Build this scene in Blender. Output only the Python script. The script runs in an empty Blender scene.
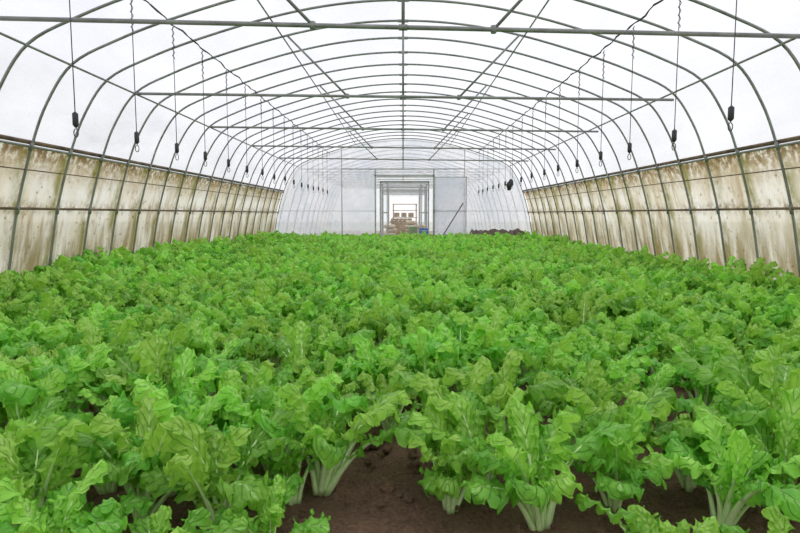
import bpy, math, random
from mathutils import Vector, noise
random.seed(7)
scene = bpy.context.scene
try:
    scene.view_settings.view_transform = 'Standard'
except Exception: pass
EYE = 1.05
END = 20.0

# ------------------------------------------------------------ helpers
def link(o):
    scene.collection.objects.link(o); return o

class MB:
    def __init__(s): s.v=[]; s.f=[]; s.m=[]; s.uv=[]
    def add(s, vs, fs, mi=0, uvs=None):
        b=len(s.v); s.v+= [tuple(p) for p in vs]
        s.uv += (uvs if uvs else [(0.5,0.5)]*len(vs))
        for f in fs: s.f.append(tuple(i+b for i in f)); s.m.append(mi)
    def tube(s, pts, r, n=8, mi=0, caps=True):
        pts=[Vector(p) for p in pts]; N=len(pts)
        rr = r if isinstance(r,(list,tuple)) else [r]*N
        vs=[]; fs=[]; a=None
        for i,p in enumerate(pts):
            t=(pts[min(i+1,N-1)]-pts[max(i-1,0)]).normalized()
            if a is None:
                a=t.orthogonal().normalized()
            a=(a-t*a.dot(t)).normalized(); b=t.cross(a)
            for k in range(n):
                q=2*math.pi*k/n
                vs.append(p+(a*math.cos(q)+b*math.sin(q))*rr[i])
        for i in range(N-1):
            for k in range(n):
                k2=(k+1)%n
                fs.append((i*n+k,i*n+k2,(i+1)*n+k2,(i+1)*n+k))
        if caps:
            fs.append(tuple(range(n))[::-1]); fs.append(tuple((N-1)*n+k for k in range(n)))
        s.add(vs,fs,mi)
    def box(s, c, d, mi=0, rz=0):
        x,y,z=[q/2 for q in d]; cs,sn=math.cos(rz),math.sin(rz)
        vs=[]
        for dx in(-x,x):
            for dy in(-y,y):
                for dz in(-z,z):
                    vs.append((c[0]+dx*cs-dy*sn,c[1]+dx*sn+dy*cs,c[2]+dz))
        s.add(vs,[(0,1,3,2),(4,6,7,5),(0,4,5,1),(2,3,7,6),(0,2,6,4),(1,5,7,3)],mi)
    def obj(s, name, mats, smooth=True, do_link=True, parent=None):
        me=bpy.data.meshes.new(name); me.from_pydata(s.v,[],s.f)
        for m in mats: me.materials.append(m)
        me.polygons.foreach_set('material_index', s.m)
        me.polygons.foreach_set('use_smooth',[smooth]*len(s.f))
        uvl=me.uv_layers.new(name='UVMap')
        li=[0]*len(me.loops); me.loops.foreach_get('vertex_index',li)
        flat=[]
        for i in li: flat+=s.uv[i]
        uvl.data.foreach_set('uv',flat)
        me.update()
        o=bpy.data.objects.new(name,me)
        if do_link: link(o)
        if parent: o.parent=parent
        return o
frame=link(bpy.data.objects.new('greenhouse_frame',None))
annex=link(bpy.data.objects.new('annex_greenhouse_frame',None))

def new_mat(name):
    m=bpy.data.materials.new(name); m.use_nodes=True
    nt=m.node_tree; nt.nodes.clear()
    out=nt.nodes.new('ShaderNodeOutputMaterial')
    return m,nt,out
def N(nt,t,**k):
    n=nt.nodes.new(t)
    for a,b in k.items(): setattr(n,a,b)
    return n
def L(nt,a,b): nt.links.new(a,b)
def mth(nt,op,a,b=None,c=None,clamp=False):
    n=nt.nodes.new('ShaderNodeMath'); n.operation=op; n.use_clamp=clamp
    for i,x in enumerate((a,b,c)):
        if x is None: continue
        if isinstance(x,(int,float)): n.inputs[i].default_value=x
        else: L(nt,x,n.inputs[i])
    return n.outputs[0]
def mixc(nt,f,a,b):
    n=nt.nodes.new('ShaderNodeMix'); n.data_type='RGBA'
    if isinstance(f,(int,float)): n.inputs[0].default_value=f
    else: L(nt,f,n.inputs[0])
    for i,x in ((6,a),(7,b)):
        if isinstance(x,tuple): n.inputs[i].default_value=(*x,1)
        else: L(nt,x,n.inputs[i])
    return n.outputs[2]
def ramp(nt,f,p0,p1,o0=0,o1=1):
    n=nt.nodes.new('ShaderNodeMapRange'); n.inputs[1].default_value=p0; n.inputs[2].default_value=p1
    n.inputs[3].default_value=o0; n.inputs[4].default_value=o1
    n.clamp=True; L(nt,f,n.inputs[0]); return n.outputs[0]
def coords(nt,scale=(1,1,1),kind='Object'):
    tc=nt.nodes.new('ShaderNodeTexCoord'); mp=nt.nodes.new('ShaderNodeMapping')
    mp.inputs['Scale'].default_value=scale; L(nt,tc.outputs[kind],mp.inputs[0]); return mp.outputs[0]
def noi(nt,vec,scale,detail=4,rough=.55):
    n=nt.nodes.new('ShaderNodeTexNoise'); n.inputs['Scale'].default_value=scale
    n.inputs['Detail'].default_value=detail; n.inputs['Roughness'].default_value=rough
    L(nt,vec,n.inputs['Vector']); return n.outputs['Fac']
def simple(name,col,rough=.6,metal=0,var=.15,sc=8):
    m,nt,out=new_mat(name); p=N(nt,'ShaderNodeBsdfPrincipled')
    p.inputs['Roughness'].default_value=rough; p.inputs['Metallic'].default_value=metal
    f=noi(nt,coords(nt),sc)
    c=mixc(nt,ramp(nt,f,.3,.7),tuple(x*(1-var) for x in col),tuple(min(1,x*(1+var)) for x in col))
    L(nt,c,p.inputs['Base Color']); L(nt,p.outputs[0],out.inputs[0]); return m

def film_mat(name, transp, cA, cB, sc=(1,1,1), trc=(.92,.925,.955), spread=.14):
    m,nt,out=new_mat(name)
    f=noi(nt,coords(nt,sc),1.2,6,.6)
    c=mixc(nt,ramp(nt,f,.38,.62),cA,cB)
    tl=N(nt,'ShaderNodeBsdfTranslucent'); L(nt,c,tl.inputs[0])
    df=N(nt,'ShaderNodeBsdfDiffuse'); L(nt,c,df.inputs[0])
    m1=N(nt,'ShaderNodeMixShader'); m1.inputs[0].default_value=.11; L(nt,tl.outputs[0],m1.inputs[1]); L(nt,df.outputs[0],m1.inputs[2])
    tr=N(nt,'ShaderNodeBsdfTransparent'); tr.inputs[0].default_value=(*trc,1)
    m2=N(nt,'ShaderNodeMixShader')
    g=noi(nt,coords(nt,(1.2,.35,1.2)),2.2,6,.65)
    a=ramp(nt,g,.32,.68,transp-spread,transp+spread)
    L(nt,a,m2.inputs[0]); L(nt,m1.outputs[0],m2.inputs[1]); L(nt,tr.outputs[0],m2.inputs[2])
    L(nt,m2.outputs[0],out.inputs[0]); return m

M_film=film_mat('roof_film',.5,(.81,.815,.855),(.96,.96,.98),(1,.3,1),spread=.28)
M_end=film_mat('end_film',.40,(.78,.85,.89),(.99,.99,.99),(1,1,.6))
M_panel=film_mat('door_film',.55,(.92,.94,.95),(.99,.99,.99),(1,1,.6))
M_pipe=simple('galvanised_pipe',(.27,.28,.26),.5,.3,.25,6)
M_frame=simple('pale_door_frame',(.45,.46,.46),.5,.2,.2,6)
M_wire=simple('dark_wire',(.07,.075,.07),.6,.2)
M_hook=simple('hook_steel',(.045,.05,.05),.5,.3)
M_strip=simple('rusty_strip',(.15,.10,.06),.8,0,.6,5)
M_white=simple('white_plastic',(.8,.8,.8),.4,0,.05)
M_blue=simple('blue_plastic',(.05,.2,.6),.4,0,.1)
M_black=simple('black_sheet',(.03,.03,.032),.6,0,.3)
M_wood=simple('pale_wood',(.55,.44,.32),.7,0,.3,5)
M_tan=simple('tan_sack',(.6,.52,.4),.8,0,.25,7)

# dirty side curtain
def curtain():
    m,nt,out=new_mat('stained_side_sheet')
    tc=nt.nodes.new('ShaderNodeTexCoord'); sx=nt.nodes.new('ShaderNodeSeparateXYZ'); L(nt,tc.outputs['Object'],sx.inputs[0])
    y,z=sx.outputs[1],sx.outputs[2]
    blot=noi(nt,coords(nt,(1,1.3,.8)),1.6,6,.65)
    big=noi(nt,coords(nt,(.6,.6,.4)),1.0,4,.6)
    drip=noi(nt,coords(nt,(1,3.2,.55)),1.5,7,.68)
    fine=noi(nt,coords(nt,(1,2.6,2.6)),4.5,6,.65)
    base=mixc(nt,ramp(nt,blot,.38,.62),(.98,.95,.88),(.84,.76,.60))
    c=mixc(nt,mth(nt,'MULTIPLY',ramp(nt,drip,.51,.68),ramp(nt,big,.38,.56,.1,.9)),base,(.42,.31,.16))
    upper=ramp(nt,z,1.36,1.66)
    up=mth(nt,'MULTIPLY',upper,ramp(nt,fine,.32,.55)); up=mth(nt,'MULTIPLY',up,.8)
    c=mixc(nt,up,c,(.40,.29,.12))
    c=mixc(nt,mth(nt,'MULTIPLY',ramp(nt,z,1.62,1.78),ramp(nt,fine,.4,.55)),c,(.20,.13,.05))
    midb=mth(nt,'MULTIPLY',ramp(nt,mth(nt,'ABSOLUTE',mth(nt,'SUBTRACT',z,1.13)),.12,.0),ramp(nt,fine,.4,.6))
    c=mixc(nt,mth(nt,'MULTIPLY',midb,.75),c,(.28,.22,.10))
    q=mth(nt,'PINGPONG',mth(nt,'ADD',y,.30),.375)
    near=ramp(nt,q,.16,.0)
    al=mth(nt,'MULTIPLY',near,ramp(nt,blot,.42,.56)); al=mth(nt,'MULTIPLY',al,.9)
    c=mixc(nt,al,c,(.25,.25,.05))
    low=mth(nt,'MULTIPLY',ramp(nt,z,1.05,.5),ramp(nt,drip,.38,.56)); low=mth(nt,'MULTIPLY',low,.8)
    c=mixc(nt,low,c,(.30,.24,.09))
    spots=mth(nt,'MULTIPLY',ramp(nt,fine,.60,.68),.7)
    c=mixc(nt,spots,c,(.20,.13,.05))
    tl=N(nt,'ShaderNodeBsdfTranslucent'); df=N(nt,'ShaderNodeBsdfDiffuse')
    L(nt,c,tl.inputs[0]); L(nt,c,df.inputs[0])
    mx=N(nt,'ShaderNodeMixShader'); mx.inputs[0].default_value=.3
    L(nt,tl.outputs[0],mx.inputs[1]); L(nt,df.outputs[0],mx.inputs[2])
    tr=N(nt,'ShaderNodeBsdfTransparent'); L(nt,c,tr.inputs[0])
    m3=N(nt,'ShaderNodeMixShader'); m3.inputs[0].default_value=.16
    L(nt,mx.outputs[0],m3.inputs[1]); L(nt,tr.outputs[0],m3.inputs[2]); L(nt,m3.outputs[0],out.inputs[0]); return m
M_curt=curtain()

def soil():
    m,nt,out=new_mat('brown_soil'); p=N(nt,'ShaderNodeBsdfPrincipled'); p.inputs['Roughness'].default_value=.95
    a=noi(nt,coords(nt),5,8,.7); b=noi(nt,coords(nt),60,6,.7)
    c=mixc(nt,ramp(nt,a,.3,.7),(.19,.095,.058),(.34,.185,.115)); c=mixc(nt,ramp(nt,b,.4,.7),c,(.46,.28,.185))
    L(nt,c,p.inputs['Base Color']); bp=N(nt,'ShaderNodeBump'); bp.inputs['Strength'].default_value=1; bp.inputs['Distance'].default_value=.05
    L(nt,b,bp.inputs['Height']); L(nt,bp.outputs[0],p.inputs['Normal']); L(nt,p.outputs[0],out.inputs[0]); return m
M_soil=soil()
M_grass=simple('outside_grass',(.4,.4,.3),.9,0,.3,2)

def leafmat(name,c1,c2,vein,tfac=.38):
    m,nt,out=new_mat(name)
    uv=nt.nodes.new('ShaderNodeUVMap'); sx=nt.nodes.new('ShaderNodeSeparateXYZ'); L(nt,uv.outputs[0],sx.inputs[0])
    u,v=sx.outputs[0],sx.outputs[1]
    av=mth(nt,'ABSOLUTE',mth(nt,'MULTIPLY_ADD',v,2,-1))
    oi=nt.nodes.new('ShaderNodeObjectInfo')
    s=mth(nt,'SUBTRACT',mth(nt,'MULTIPLY',u,9),mth(nt,'MULTIPLY',av,2.2))
    pp=mth(nt,'PINGPONG',s,.5)
    vn=ramp(nt,pp,.09,.0)
    rib=ramp(nt,av,.10,.02)
    vv=mth(nt,'MAXIMUM',mth(nt,'MULTIPLY',vn,.22),mth(nt,'MULTIPLY',rib,.6))
    f=noi(nt,coords(nt),10,5,.6)
    c=mixc(nt,ramp(nt,f,.36,.64),c1,c2)
    hs=N(nt,'ShaderNodeHueSaturation'); L(nt,c,hs.inputs['Color'])
    L(nt,mth(nt,'MULTIPLY_ADD',oi.outputs['Random'],.025,.482),hs.inputs['Hue'])
    L(nt,mth(nt,'MULTIPLY_ADD',oi.outputs['Random'],.34,.84),hs.inputs['Value'])
    # leaf bases and stalk ends paler, blades deeper
    c=mixc(nt,vv,hs.outputs[0],vein)
    c=mixc(nt,ramp(nt,u,.42,.22),c,vein)
    p=N(nt,'ShaderNodeBsdfPrincipled'); p.inputs['Roughness'].default_value=.40; p.inputs['Specular IOR Level'].default_value=.4
    L(nt,c,p.inputs['Base Color'])
    bp=N(nt,'ShaderNodeBump'); bp.inputs['Strength'].default_value=.9; bp.inputs['Distance'].default_value=.009
    f2=noi(nt,coords(nt),50,4,.6); L(nt,mth(nt,'SUBTRACT',f2,mth(nt,'MULTIPLY',vn,.7)),bp.inputs['Height']); L(nt,bp.outputs[0],p.inputs['Normal'])
    tl=N(nt,'ShaderNodeBsdfTranslucent'); tc=mixc(nt,.35,c,(.48,.9,.06)); L(nt,tc,tl.inputs[0])
    mx=N(nt,'ShaderNodeMixShader'); mx.inputs[0].default_value=tfac
    L(nt,p.outputs[0],mx.inputs[1]); L(nt,tl.outputs[0],mx.inputs[2]); L(nt,mx.outputs[0],out.inputs[0]); return m
M_leaf=leafmat('mustard_leaf',(.145,.47,.042),(.28,.69,.08),(.56,.84,.32))
M_young=leafmat('young_leaf',(.32,.73,.08),(.47,.86,.14),(.68,.9,.38))
M_stalk=simple('leaf_stalk',(.70,.90,.44),.4,0,.10,20)

# ------------------------------------------------------------ profile
half=[(4.52,-EYE),(4.42,-.55),(4.3,.06),(4.1,.74),(3.9,1.22),(3.6,1.63),(3.1,1.88),(2.5,2.10),(1.6,2.36),(.8,2.51),(0,2.56)]
ctrl=[(-x,h) for x,h in half]+[(x,h) for x,h in half[-2::-1]]
def spline(P,k=5):
    out=[]
    for i in range(len(P)-1):
        p0=P[max(i-1,0)];p1=P[i];p2=P[i+1];p3=P[min(i+2,len(P)-1)]
        for j in range(k):
            t=j/k
            out.append(tuple(.5*((2*p1[a])+(-p0[a]+p2[a])*t+(2*p0[a]-5*p1[a]+4*p2[a]-p3[a])*t*t+(-p0[a]+3*p1[a]-3*p2[a]+p3[a])*t**3) for a in(0,1)))
    out.append(P[-1]); return out
prof=[(x,h+EYE) for x,h in spline(ctrl)]
def xz_off(off):
    r=[]
    for i,(x,z) in enumerate(prof):
        a=prof[max(i-1,0)]; b=prof[min(i+1,len(prof)-1)]
        tx,tz=b[0]-a[0],b[1]-a[1]; l=math.hypot(tx,tz)
        r.append((x-tz/l*off, z+tx/l*off))
    return r
outer=xz_off(.03)
RAILZ=.74+EYE

def sheet(name,pts,y0,y1,ny,mat,wob=0.0):
    mb=MB(); n=len(pts); vs=[];fs=[]
    for j in range(ny+1):
        y=y0+(y1-y0)*j/ny
        for i,(x,z) in enumerate(pts):
            w=wob*(noise.noise(Vector((x*1.3,y*2.2,z*1.3))))
            l=math.hypot(x,z-1) or 1
            w=abs(w); vs.append((x+x/l*w,y,z+(z-1)/l*w))
    for j in range(ny):
        for i in range(n-1):
            fs.append((j*n+i,j*n+i+1,(j+1)*n+i+1,(j+1)*n+i))
    mb.add(vs,fs); return mb.obj(name,[mat])
Y0=-4.05
roofpts=[p for p in outer if p[1]>=RAILZ-.03]
sheet('ceiling',roofpts,Y0,END,150,M_film,.05)
left=[p for p in outer if p[0]<0 and p[1]<=RAILZ+.06]; right=[p for p in outer if p[0]>0 and p[1]<=RAILZ+.06]
sheet('wall_left',left,Y0,END,150,M_curt,.05)
sheet('wall_right',right,Y0,END,150,M_curt,.05)

# ------------------------------------------------------------ arches
ys=[.45+.75*k for k in range(-5,27)]
for i,y in enumerate(ys):
    mb=MB(); mb.tube([(x,y,z) for x,z in prof],.0150,8)
    for sx in(-1,1):
        mb.tube([(sx*4.31,y,EYE+.0),(sx*4.285,y,EYE+.1)],.022,8)
        mb.tube([(sx*4.12,y,RAILZ-.04),(sx*4.09,y,RAILZ+.04)],.022,8)
    mb.tube([(-.07,y,EYE+2.557),(.07,y,EYE+2.557)],.021,8)
    mb.obj('arch_%d'%i,[M_pipe],parent=frame)
def zat(xx):
    for i in range(len(prof)-1):
        a,b=prof[i],prof[i+1]
        if a[0]<=xx<=b[0] and a[1]>.9*EYE: 
            t=(xx-a[0])/(b[0]-a[0]); return a[1]+(b[1]-a[1])*t
    return 2
for i,(xx,r) in enumerate(((0,.014),(-1.6,.010),(1.6,.010),(-3.6,.013),(3.6,.013))):
    mb=MB(); mb.tube([(xx*.995,Y0+j*(END-Y0)/48,zat(xx)-.03) for j in range(49)],r,8); mb.obj('purlin_%d'%i,[M_pipe],parent=frame)
for sx in(-1,1):
    sd_='left' if sx<0 else 'right'
    mb=MB()
    pts=[]
    for j in range(193):
        y=Y0+j*(END-Y0)/192; pts.append((sx*2.5+.012*math.sin(j*1.7),y,zat(2.5)-.035-.02*abs(math.sin((y-.95)*math.pi))))
    mb.tube(pts,.007,6); mb.tube([(p[0]+.01*math.sin(j*1.1),p[1],p[2]+.012*math.cos(j*1.1)) for j,p in enumerate(pts)],.004,5)
    mb.obj('cable_'+sd_,[M_wire],parent=frame)
    mb=MB(); mb.tube([(sx*4.11,Y0,RAILZ),(sx*4.11,END,RAILZ)],.014,8); mb.tube([(sx*4.125,Y0,RAILZ+.05),(sx*4.125,END,RAILZ+.05)],.024,8,1); mb.obj('upper_rail_'+sd_,[M_pipe,M_strip],parent=frame)
    mb=MB(); mb.tube([(sx*4.295,Y0,EYE+.06),(sx*4.295,END,EYE+.06)],.015,8); mb.tube([(sx*4.185,Y0,EYE+.49),(sx*4.185,END,EYE+.49)],.007,6); mb.obj('middle_rail_'+sd_,[M_strip],parent=frame)

for k,y in enumerate([-1.05,1.95,4.95,7.95,10.95,13.95,16.95]):
    t=.085 if k==2 else .045
    mb=MB(); tz=EYE+(1.54 if k==2 else 1.57)
    zz=lambda x: tz - t*x/3.6
    mb.tube([(-3.63,y,zz(-3.6)),(3.63,y,zz(3.6))],.019,10)
    mb.tube([(0,y,zz(0)),(0,y,EYE+2.55)],.014,8)
    for s in(-1,1):
        mb.tube([(s*.75,y,zz(s*.75)),(s*1.55,y,zat(1.55))],.014,8)
        mb.tube([(s*.75,y,zz(s*.75)-.03),(s*.75,y,zz(s*.75)+.03)],.024,8)
    mb.tube([(-.035,y,zz(0)),(.035,y,zz(0))],.026,8)
    mb.obj('roof_truss_%d'%k,[M_pipe],parent=frame)

# hanging strings with tensioner + hook
hb=EYE+.66
for sx in(-1,1):
    for i in range(16):
        y=4.5+.98*i+(.06*random.uniform(-1,1)); x=sx*2.5; zt=zat(2.5)-.05
        bz=hb+random.uniform(-.02,.02)+(.05 if sx>0 and i==0 else 0)
        mb=MB()
        mb.tube([(x,y,zt-.03),(x,y,(zt+bz)/2),(x,y,bz+.13)],.004,5)
        mb.tube([(x+.012*math.cos(q*1.1),y+.012*math.sin(q*1.1),zt-.02-q*.012) for q in range(30)],.0035,5)
        mb.tube([(x,y,bz+.13),(x,y,bz+.12),(x,y,bz+.115),(x,y,bz+.03),(x,y,bz+.02),(x,y,bz+.01)],[.006,.015,.022,.022,.015,.006],10)
        pts=[(x+.004,y,bz+.015)]
        for q in range(13):
            a=math.pi/2-q*math.pi*1.9/12
            pts.append((x+.017*math.cos(a),y,bz-.03+.032*math.sin(a)))
        mb.tube(pts,.004,6); mb.obj('hanging_hook',[M_hook])

# ------------------------------------------------------------ soil floor
mb=MB(); nx,ny=150,360; vs=[];fs=[]
for j in range(ny+1):
    y=Y0+(END+.0-Y0)*(j/ny)
    for i in range(nx+1):
        x=-4.52+9.04*i/nx
        z=.035*noise.noise(Vector((x*5,y*5,0)))+.025*noise.noise(Vector((x*14,y*14,3)))+.01*noise.noise(Vector((x*37,y*37,5)))
        vs.append((x,y,z))
for j in range(ny):
    for i in range(nx):
        a=j*(nx+1)+i; fs.append((a,a+1,a+nx+2,a+nx+1))
mb.add(vs,fs); mb.obj('floor',[M_soil])
mb=MB(); mb.box((0,15,-.15),(140,140,.1)); mb.obj('ground',[M_grass],False)
mb=MB()
for i in range(1800):
    x=random.uniform(-1.8,1.8); y=random.uniform(1.2,4.5); r=random.choice((.005,.008,.012,.018,.028))*random.uniform(.7,1.3)
    ps=[]; 
    for a in range(4):
        for b in range(6):
            th=math.pi*(a+.5)/4; ph=b*math.pi/3; rr=r*random.uniform(.7,1.25)
            ps.append((x+rr*math.sin(th)*math.cos(ph),y+rr*math.sin(th)*math.sin(ph),.008+rr*.7*math.cos(th)))
    f=[(a*6+b,(a+1)*6+b,(a+1)*6+(b+1)%6,a*6+(b+1)%6) for a in range(3) for b in range(6)]+[tuple(range(6)),tuple(range(23,17,-1))]
    mb.add(ps,f)
mb.obj('soil_clods',[M_soil],False)

# ------------------------------------------------------------ leafy plants
def leaf(mb,rng,az,Ln,W,e0,e1,mi,base,pet):
    nu,nv=66,14
    ca,sa=math.cos(az),math.sin(az)
    tw=rng.uniform(-.7,.7); side=rng.uniform(-.35,.35)
    ph=[rng.uniform(0,6.28) for _ in range(10)]
    nl=rng.uniform(3.6,5.0)
    f1=rng.uniform(2.6,3.6); f2=rng.uniform(6,8); f3=rng.uniform(11,14)
    us=[1-(1-i/nu)**1.3 for i in range(nu+1)]
    r=base; z=0.0; lat=0; cl=[]; pu=0
    for u in us:
        e=e0+(e1-e0)*u**1.9; ds=(u-pu)*Ln; pu=u
        r+=math.cos(e)*ds; z+=math.sin(e)*ds; lat+=side*ds*u
        cl.append((r,lat,z,e))
    vs=[];uvs=[]; sd=rng.uniform(0,50)
    for i,u in enumerate(us):
        r,lt,z,e=cl[i]
        t=max(0,(u-pet)/(1-pet))
        w0=W*(t**.78)*math.sqrt(max(0,1-t**4.0))*1.16
        roll=tw*u*u
        for j in range(nv+1):
            v=-1+2*j/nv; av=abs(v); s=0 if v<0 else 1
            sc=.80+.25*abs(math.sin(math.pi*nl*t+ph[s]))**.6+.06*math.sin(2*math.pi*f3*.8*t+ph[6+s])
            w=w0*(1+(sc-1)*av)
            w=max(w,.011*(1-.6*u) if t<.9 else .001)
            l=v*w*.92
            nrm=.22*w*av**1.5
            us_=0
            if t>0:
                A=min(1,t*5)*min(1,(1-t)*6+.4)
                nrm+=A*av**2*.018*math.sin(2*math.pi*f1*t+ph[2+s])
                nrm+=A*av**3*.016*math.sin(2*math.pi*f2*t+ph[4+s])
                nrm+=A*av**4*.012*math.sin(2*math.pi*f3*t+ph[6+s])
                nrm+=A*.012*noise.noise(Vector((u*18+sd,v*3.2,sd)))
                us_=A*(av**3*.012*math.cos(2*math.pi*f2*t+ph[4+s])+av**5*.005*math.cos(2*math.pi*f3*t+ph[6+s]))
                nrm-=.042*t*t*av*av
            l2=l*math.cos(roll)-nrm*math.sin(roll)*.6; n2=nrm*math.cos(roll)+l*math.sin(roll)
            rr=r+math.cos(e)*us_-math.sin(e)*n2; zz=z+math.sin(e)*us_+math.cos(e)*n2; ll=lt+l2
            vs.append((rr*ca-ll*sa, rr*sa+ll*ca, max(zz,.004))); uvs.append((u,(v+1)/2))
    fs=[]
    for i in range(nu):
        for j in range(nv):
            a=i*(nv+1)+j; fs.append((a,a+nv+1,a+nv+2,a+1))
    mb.add(vs,fs,mi,uvs)
    pts=[];rad=[]
    ks=[i for i in range(0,nu+1,4) if us[i]<.8]
    for i in ks:
        r,lt,z,e=cl[i]; q=.003
        rr=r+math.sin(e)*q; zz=z-math.cos(e)*q
        pts.append((rr*ca-lt*sa,rr*sa+lt*ca,zz)); rad.append(max(.0012,.012*max(0,1-us[i]/.8)**.75*(Ln/.4)))
    mb.tube(pts,rad,7,2)

src=bpy.data.collections.new('leafy_plant_variants')
NV=12
for vnt in range(NV):
    rng=random.Random(300+vnt); mb=MB()
    nl=rng.choice([8,9,10]); a0=rng.uniform(0,6.28)
    for i in range(nl):
        az=a0+i*2.399+rng.uniform(-.35,.35)
        q=i/(nl-1)
        Ln=(.455-.05*q)*rng.uniform(.78,1.15); W=(.088-.02*q)*rng.uniform(.78,1.2)
        e0=math.radians(66+18*q+rng.uniform(-8,6)); e1=math.radians(-22+72*q+rng.uniform(-26,26))
        leaf(mb,rng,az,Ln,W,e0,e1,0 if q<.58 else 1,.022*(1-q),rng.uniform(.28,.42))
    for i in range(3):
        leaf(mb,rng,rng.uniform(0,6.28),rng.uniform(.2,.34),.042,math.radians(84),math.radians(58),1,.003,.28)
    o=mb.obj('mustard_green_plant',[M_leaf,M_young,M_stalk],do_link=False); src.objects.link(o)

pts=[];rots=[];scl=[];idx=[]
rng=random.Random(11)
def put(px,py,s):
    pts.append((px,py,-.005)); rots.append((rng.uniform(-.18,.18),rng.uniform(-.18,.18),rng.uniform(0,6.28)))
    scl.append(s); idx.append(rng.randrange(NV))
y=2.16;row=0
while y<END-.45:
    x=-4.3+(.14 if row%2 else 0)
    while x<4.3:
        px=x+rng.uniform(-.08,.08); py=y+rng.uniform(-.08,.08)
        skip=rng.random()<(.11 if y<5 else .06)
        for gx,gy,rx,ry in ((-.14,2.34,.14,.36),(.9,3.0,.13,.3),(-.85,2.9,.15,.25),(-.3,3.6,.14,.3),(1.45,3.3,.2,.3),(1.28,2.4,.15,.28),(.62,2.35,.1,.14)):
            if math.hypot((px-gx)/rx,(py-gy)/ry)<1: skip=True
        if not skip:
            s=rng.uniform(.76,1.16)*(1+.22*noise.noise(Vector((px*1.1,py*1.1,0))))
            if px<-3.4 and py<17: s*=1.28
            elif px>3.7: s*=1.08
            put(px,py,s)
        x+=.288
    y+=.28; row+=1
for px,py,s in ((-1.45,1.92,1.0),(-1.18,1.74,.95),(-.90,1.90,1.0),(-.60,1.82,.95),(-.40,2.02,.85),(.17,1.98,.88),(.46,1.86,1.05),(.76,2.0,.95),(1.06,1.84,.95),(1.36,1.98,1.05),(1.6,1.85,.9),
    (-.95,1.48,.85),(-1.25,1.42,.85),(-.64,1.46,.7),(-.40,1.64,.66),(.72,1.52,.66),(1.02,1.44,.6),
    (-.76,1.24,.62),(-.98,1.16,.65)):
    put(px,py,s)
me=bpy.data.meshes.new('mustard_greens_crop'); me.from_pydata(pts,[],[])
a=me.attributes.new('rot','FLOAT_VECTOR','POINT'); a.data.foreach_set('vector',[c for r in rots for c in r])
a=me.attributes.new('scl','FLOAT','POINT'); a.data.foreach_set('value',scl)
a=me.attributes.new('idx','INT','POINT'); a.data.foreach_set('value',idx)
crop=link(bpy.data.objects.new('mustard_greens_crop',me))
ng=bpy.data.node_groups.new('crop_scatter','GeometryNodeTree')
ng.interface.new_socket('Geometry',in_out='INPUT',socket_type='NodeSocketGeometry')
ng.interface.new_socket('Geometry',in_out='OUTPUT',socket_type='NodeSocketGeometry')
gi=ng.nodes.new('NodeGroupInput'); go=ng.nodes.new('NodeGroupOutput')
ci=ng.nodes.new('GeometryNodeCollectionInfo'); ci.inputs['Collection'].default_value=src
ci.inputs['Separate Children'].default_value=True; ci.inputs['Reset Children'].default_value=True
ip=ng.nodes.new('GeometryNodeInstanceOnPoints'); ip.inputs['Pick Instance'].default_value=True
def na(n,t):
    q=ng.nodes.new('GeometryNodeInputNamedAttribute'); q.data_type=t; q.inputs['Name'].default_value=n
    return [o for o in q.outputs if o.enabled and o.name=='Attribute'][0]
ng.links.new(gi.outputs[0],ip.inputs['Points']); ng.links.new(ci.outputs[0],ip.inputs['Instance'])
ng.links.new(na('rot','FLOAT_VECTOR'),ip.inputs['Rotation']); ng.links.new(na('scl','FLOAT'),ip.inputs['Scale']); ng.links.new(na('idx','INT'),ip.inputs['Instance Index'])
ng.links.new(ip.outputs[0],go.inputs[0])
md=crop.modifiers.new('scatter','NODES'); md.node_group=ng

# ------------------------------------------------------------ end wall
def endwall(name,y,door,mat):
    mb=MB(); dx0,dx1,dz=door
    P=[p for p in prof]
    xs=sorted(set([round(-4.5+.25*i,3) for i in range(37)]+[dx0,dx1]))
    def top(x):
        if abs(x)>4.09:
            for i in range(len(P)-1):
                a,b=P[i],P[i+1]
                if min(a[0],b[0])<=x<=max(a[0],b[0]): return a[1]+(b[1]-a[1])*(x-a[0])/((b[0]-a[0]) or 1)
            return 0.02
        return zat(x)
    for a,b in zip(xs[:-1],xs[1:]):
        mid=(a+b)/2; b0=dz if dx0<mid<dx1 else 0
        n=8; vs=[];fs=[]
        for j in range(n+1):
            for x in(a,b):
                z=b0+(top(x)-b0)*j/n
                vs.append((x,y+.012*noise.noise(Vector((x*2,z*2,1))),z))
        for j in range(n): fs.append((2*j,2*j+1,2*j+3,2*j+2))
        mb.add(vs,fs)
    return mb.obj(name,[mat])
DX0,DX1,DZ=-.92,1.02,2.32
endwall('wall_front',END,(DX0,DX1,DZ),M_end)
endwall('wall_back',Y0,(-.9,.9,2.2),M_end)
mb=MB(); ye=END-.05
for x in(-2.1,2.1): mb.tube([(x,ye,0),(x,ye,zat(x)-.01)],.016,8)
mb.tube([(-2.1,ye,2.58),(2.1,ye,2.58)],.02,8)
mb.tube([(-4.28,ye,1.15),(DX0,ye,1.15)],.007,8); mb.tube([(DX1,ye,1.15),(4.28,ye,1.15)],.007,8)
mb.tube([(0,ye,2.58),(0,ye,3.6)],.016,8)
mb.obj('end_wall_frame',[M_frame],parent=frame)
mb=MB()
mb.box((DX0-.03,END-.04,DZ/2+.12),(.05,.07,DZ+.24)); mb.box((DX1+.03,END-.04,DZ/2+.12),(.05,.07,DZ+.24))
mb.box(((DX0+DX1)/2,END-.04,DZ+.03),(DX1-DX0+.1,.07,.05)); 
mb.obj('door_frame',[M_frame],False)
mb=MB()
mb.box((1.62,END-.12,1.2),(1.1,.006,2.2),0)
for x in(1.08,2.16): mb.box((x,END-.125,1.2),(.025,.03,2.24),1)
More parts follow.
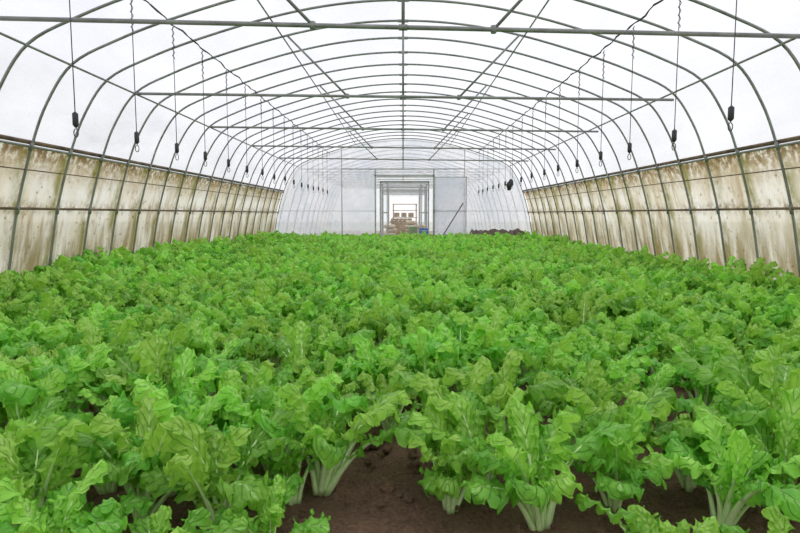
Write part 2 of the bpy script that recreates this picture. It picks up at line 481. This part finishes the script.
for z in(.1,1.15,2.3): mb.box((1.62,END-.125,z),(1.1,.03,.025),1)
mb.obj('door_1',[M_panel,M_frame],False)

# second house beyond the doorway
FE=END+16
sheet('ceiling_annex',[p for p in outer],END+.3,FE,40,M_film,.03)
for k in range(11):
    y=END+.5+1.5*k; mb=MB(); mb.tube([(x,y,z) for x,z in prof],.018,6)
    mb.tube([(-3.6,y,2.62),(3.6,y,2.62)],.018,6); mb.tube([(-.0,y,2.62),(0,y,3.58)],.015,6)
    mb.obj('arch_%d'%k,[M_pipe],parent=annex)
mb=MB(); mb.box((0,END+8,-.06),(9.2,16,.1)); mb.obj('floor_annex',[simple('dry_soil',(.42,.36,.28),.9,0,.25,2)],False)
endwall('wall_annex',FE,(-.8,.9,2.1),M_end)
for k,(y,w,h) in enumerate(((END+1.2,1.75,2.2),(END+3.5,1.8,2.25),(END+6,1.95,2.3),(END+9,2.1,2.35),(END+12,2.3,2.4))):
    mb=MB()
    for s in(-1,1): mb.box((.05+s*w/2,y,h/2),(.05,.05,h)); mb.box((.05+s*w*.36,y,h/2),(.03,.03,h))
    mb.box((.05,y,h),(w+.05,.05,.05)); mb.box((.05,y,h-.3),(w,.035,.035)); mb.box((.05+.43*w,y,1.1),(.14*w,.035,.035)); mb.box((.05-.43*w,y,1.1),(.14*w,.035,.035))
    mb.obj('partition_frame',[M_frame],False)
def pallet(mb,x,y,z,w,d):
    for i in range(5): mb.box((x-w/2+w*(i+.5)/5,y,z+.1),(w/5*.75,d,.02))
    for i in(-1,0,1): mb.box((x,y+i*d*.42,z+.045),(w,.08,.09))
mb=MB()
for i in range(7): pallet(mb,-.1+.03*math.sin(i*2.2),END+10.5,-.01+.12*i,1.1,.9)
mb.obj('pallet_stack',[M_wood],False)
def sack(mb,cx,cy,cz,w,d,h,mi=0):
    vs=[];n,m=10,6
    for a in range(m+1):
        th=math.pi*a/m
        for b in range(n):
            ph=2*math.pi*b/n
            f=lambda q:math.copysign(abs(q)**.55,q)
            vs.append((cx+w/2*f(math.sin(th))*f(math.cos(ph)),cy+d/2*f(math.sin(th))*f(math.sin(ph)),cz+h/2*f(math.cos(th))))
    fs=[(a*n+b,(a+1)*n+b,(a+1)*n+(b+1)%n,a*n+(b+1)%n) for a in range(m) for b in range(n)]
    mb.add(vs,fs,mi)
mb=MB()
for l in range(4):
    for i in range(2 if l<3 else 1): sack(mb,.35+.5*i+.05*math.sin(l*3),END+7.6,.1+.18*l,.5,.7,.2)
mb.obj('sack_pile',[M_tan])
mb=MB()
for l in range(3):
    sack(mb,-.6+.06*math.sin(l*2),END+7.4,.1+.18*l,.55,.7,.2)
mb.obj('sack_pile',[M_tan])
mb=MB()
for s in(-1,1):
    for q in(-1,1): mb.box((.1+s*.65,END+13+q*.3,.8),(.06,.06,1.6))
for z in(.3,.85,1.25,1.6): mb.box((.1,END+13,z),(1.4,.7,.04))
for i in range(3): mb.box((-.35+.4*i,END+13,1.0),(.3,.4,.24))
mb.obj('storage_shelf',[M_wood],False)

# bucket, blue crate, bench, leaning pole, soil/mulch pile, hanging cloth
mb=MB(); bx,by=.33,END-.35
n=20; prof_b=[(.001,.302),(.13,.302),(.16,.62),(.172,.62),(.172,.64),(.15,.64),(.12,.33),(.001,.33)]
vs=[(bx+r*math.cos(2*math.pi*k/n),by+r*math.sin(2*math.pi*k/n),z) for r,z in prof_b for k in range(n)]
fs=[(i*n+k,i*n+(k+1)%n,(i+1)*n+(k+1)%n,(i+1)*n+k) for i in range(len(prof_b)-1) for k in range(n)]
mb.add(vs,fs); mb.tube([(bx-.17*math.cos(q*math.pi/10),by-.1,.64-.13*math.sin(q*math.pi/10)) for q in range(11)],.006,5)
mb.obj('white_bucket',[M_white])
mb=MB(); mb.box((bx+.13,by,.285),(.9,.4,.03))
for s in(-.4,.4):
    for q in(-.15,.15): mb.box((bx+.13+s,by+q,.135),(.05,.05,.27))
mb.obj('low_bench',[M_wood],False)
mb=MB(); cx=.70
for z in(.335,.43,.53): 
    mb.box((cx,by-.12,z),(.28,.015,.06)); mb.box((cx,by+.12,z),(.28,.015,.06)); mb.box((cx-.13,by,z),(.015,.24,.06)); mb.box((cx+.13,by,z),(.015,.24,.06))
for a in(-.13,.13):
    for b in(-.12,.12): mb.box((cx+a,by+b,.432),(.025,.025,.26))
mb.box((cx,by,.31),(.26,.24,.01)); mb.obj('blue_crate',[M_blue],False)
mb=MB(); mb.tube([(1.15,END-.6,0.02),(2.05,END-.17,1.42)],.018,8); mb.tube([(1.12,END-.62,.02),(1.2,END-.58,.12)],[.05,.025],8); mb.obj('leaning_pole',[M_wire])
mb=MB(); vs=[];n=9;m=50
for i in range(m+1):
    x=2.1+2.15*i/m
    for k in range(n):
        v=-1+2*k/(n-1); env=(1-v*v)*min(1,min(i,m-i)/5)
        h=env*(.51+.14*noise.noise(Vector((x*3,v*2,0)))+.10*noise.noise(Vector((x*9,v*5,2))))
        vs.append((x,END-.6+v*.4,h-.02))
fs=[(i*n+k,(i+1)*n+k,(i+1)*n+k+1,i*n+k+1) for i in range(m) for k in range(n-1)]
mb.add(vs,fs); mb.obj('mulch_pile',[simple('dark_mulch',(.13,.10,.08),.9,0,.5,12)])
mb=MB(); hx,hy,hz=3.5,END-.9,2.0
mb.tube([(hx,hy,zat(3.5)-.02),(hx,hy,hz+.15)],.005,5)
vs=[];n=12;m=10
for i in range(m+1):
    th=math.pi*i/m
    for k in range(n):
        ph=2*math.pi*k/n; f=1+.7*noise.noise(Vector((math.cos(ph)*1.6,math.sin(ph)*1.6,i*.5)))
        vs.append((hx+.10*f*math.sin(th)*math.cos(ph)+.05*math.cos(th),hy+.06*f*math.sin(th)*math.sin(ph),hz+.19*math.cos(th)))
fs=[(i*n+k,(i+1)*n+k,(i+1)*n+(k+1)%n,i*n+(k+1)%n) for i in range(m) for k in range(n)]
mb.add(vs,fs); mb.obj('hanging_black_bag',[M_black])

# ------------------------------------------------------------ world + sun
w=bpy.data.worlds.new('overcast_sky'); scene.world=w; w.use_nodes=True; nt=w.node_tree; nt.nodes.clear()
out=nt.nodes.new('ShaderNodeOutputWorld'); bg=nt.nodes.new('ShaderNodeBackground')
tc=nt.nodes.new('ShaderNodeTexCoord'); sx=nt.nodes.new('ShaderNodeSeparateXYZ'); L(nt,tc.outputs['Generated'],sx.inputs[0])
c=mixc(nt,ramp(nt,sx.outputs[2],-.02,.6),(1.0,1.0,1.0),(.87,.88,.94))
L(nt,c,bg.inputs[0]); bg.inputs[1].default_value=1.13; L(nt,bg.outputs[0],out.inputs[0])
sd=bpy.data.lights.new('hazy_sun','SUN'); sd.energy=1.1; sd.angle=math.radians(25); sd.color=(1,.98,.94)
so=link(bpy.data.objects.new('hazy_sun',sd)); so.rotation_euler=(math.radians(-25),math.radians(20),0)

# ------------------------------------------------------------ camera
cd=bpy.data.cameras.new('camera'); cd.lens=26; cd.sensor_width=36; cd.clip_end=300
co=link(bpy.data.objects.new('camera',cd)); co.location=(0,0,EYE)
co.rotation_euler=(math.radians(90-5.2),0,math.radians(.3))
scene.camera=co
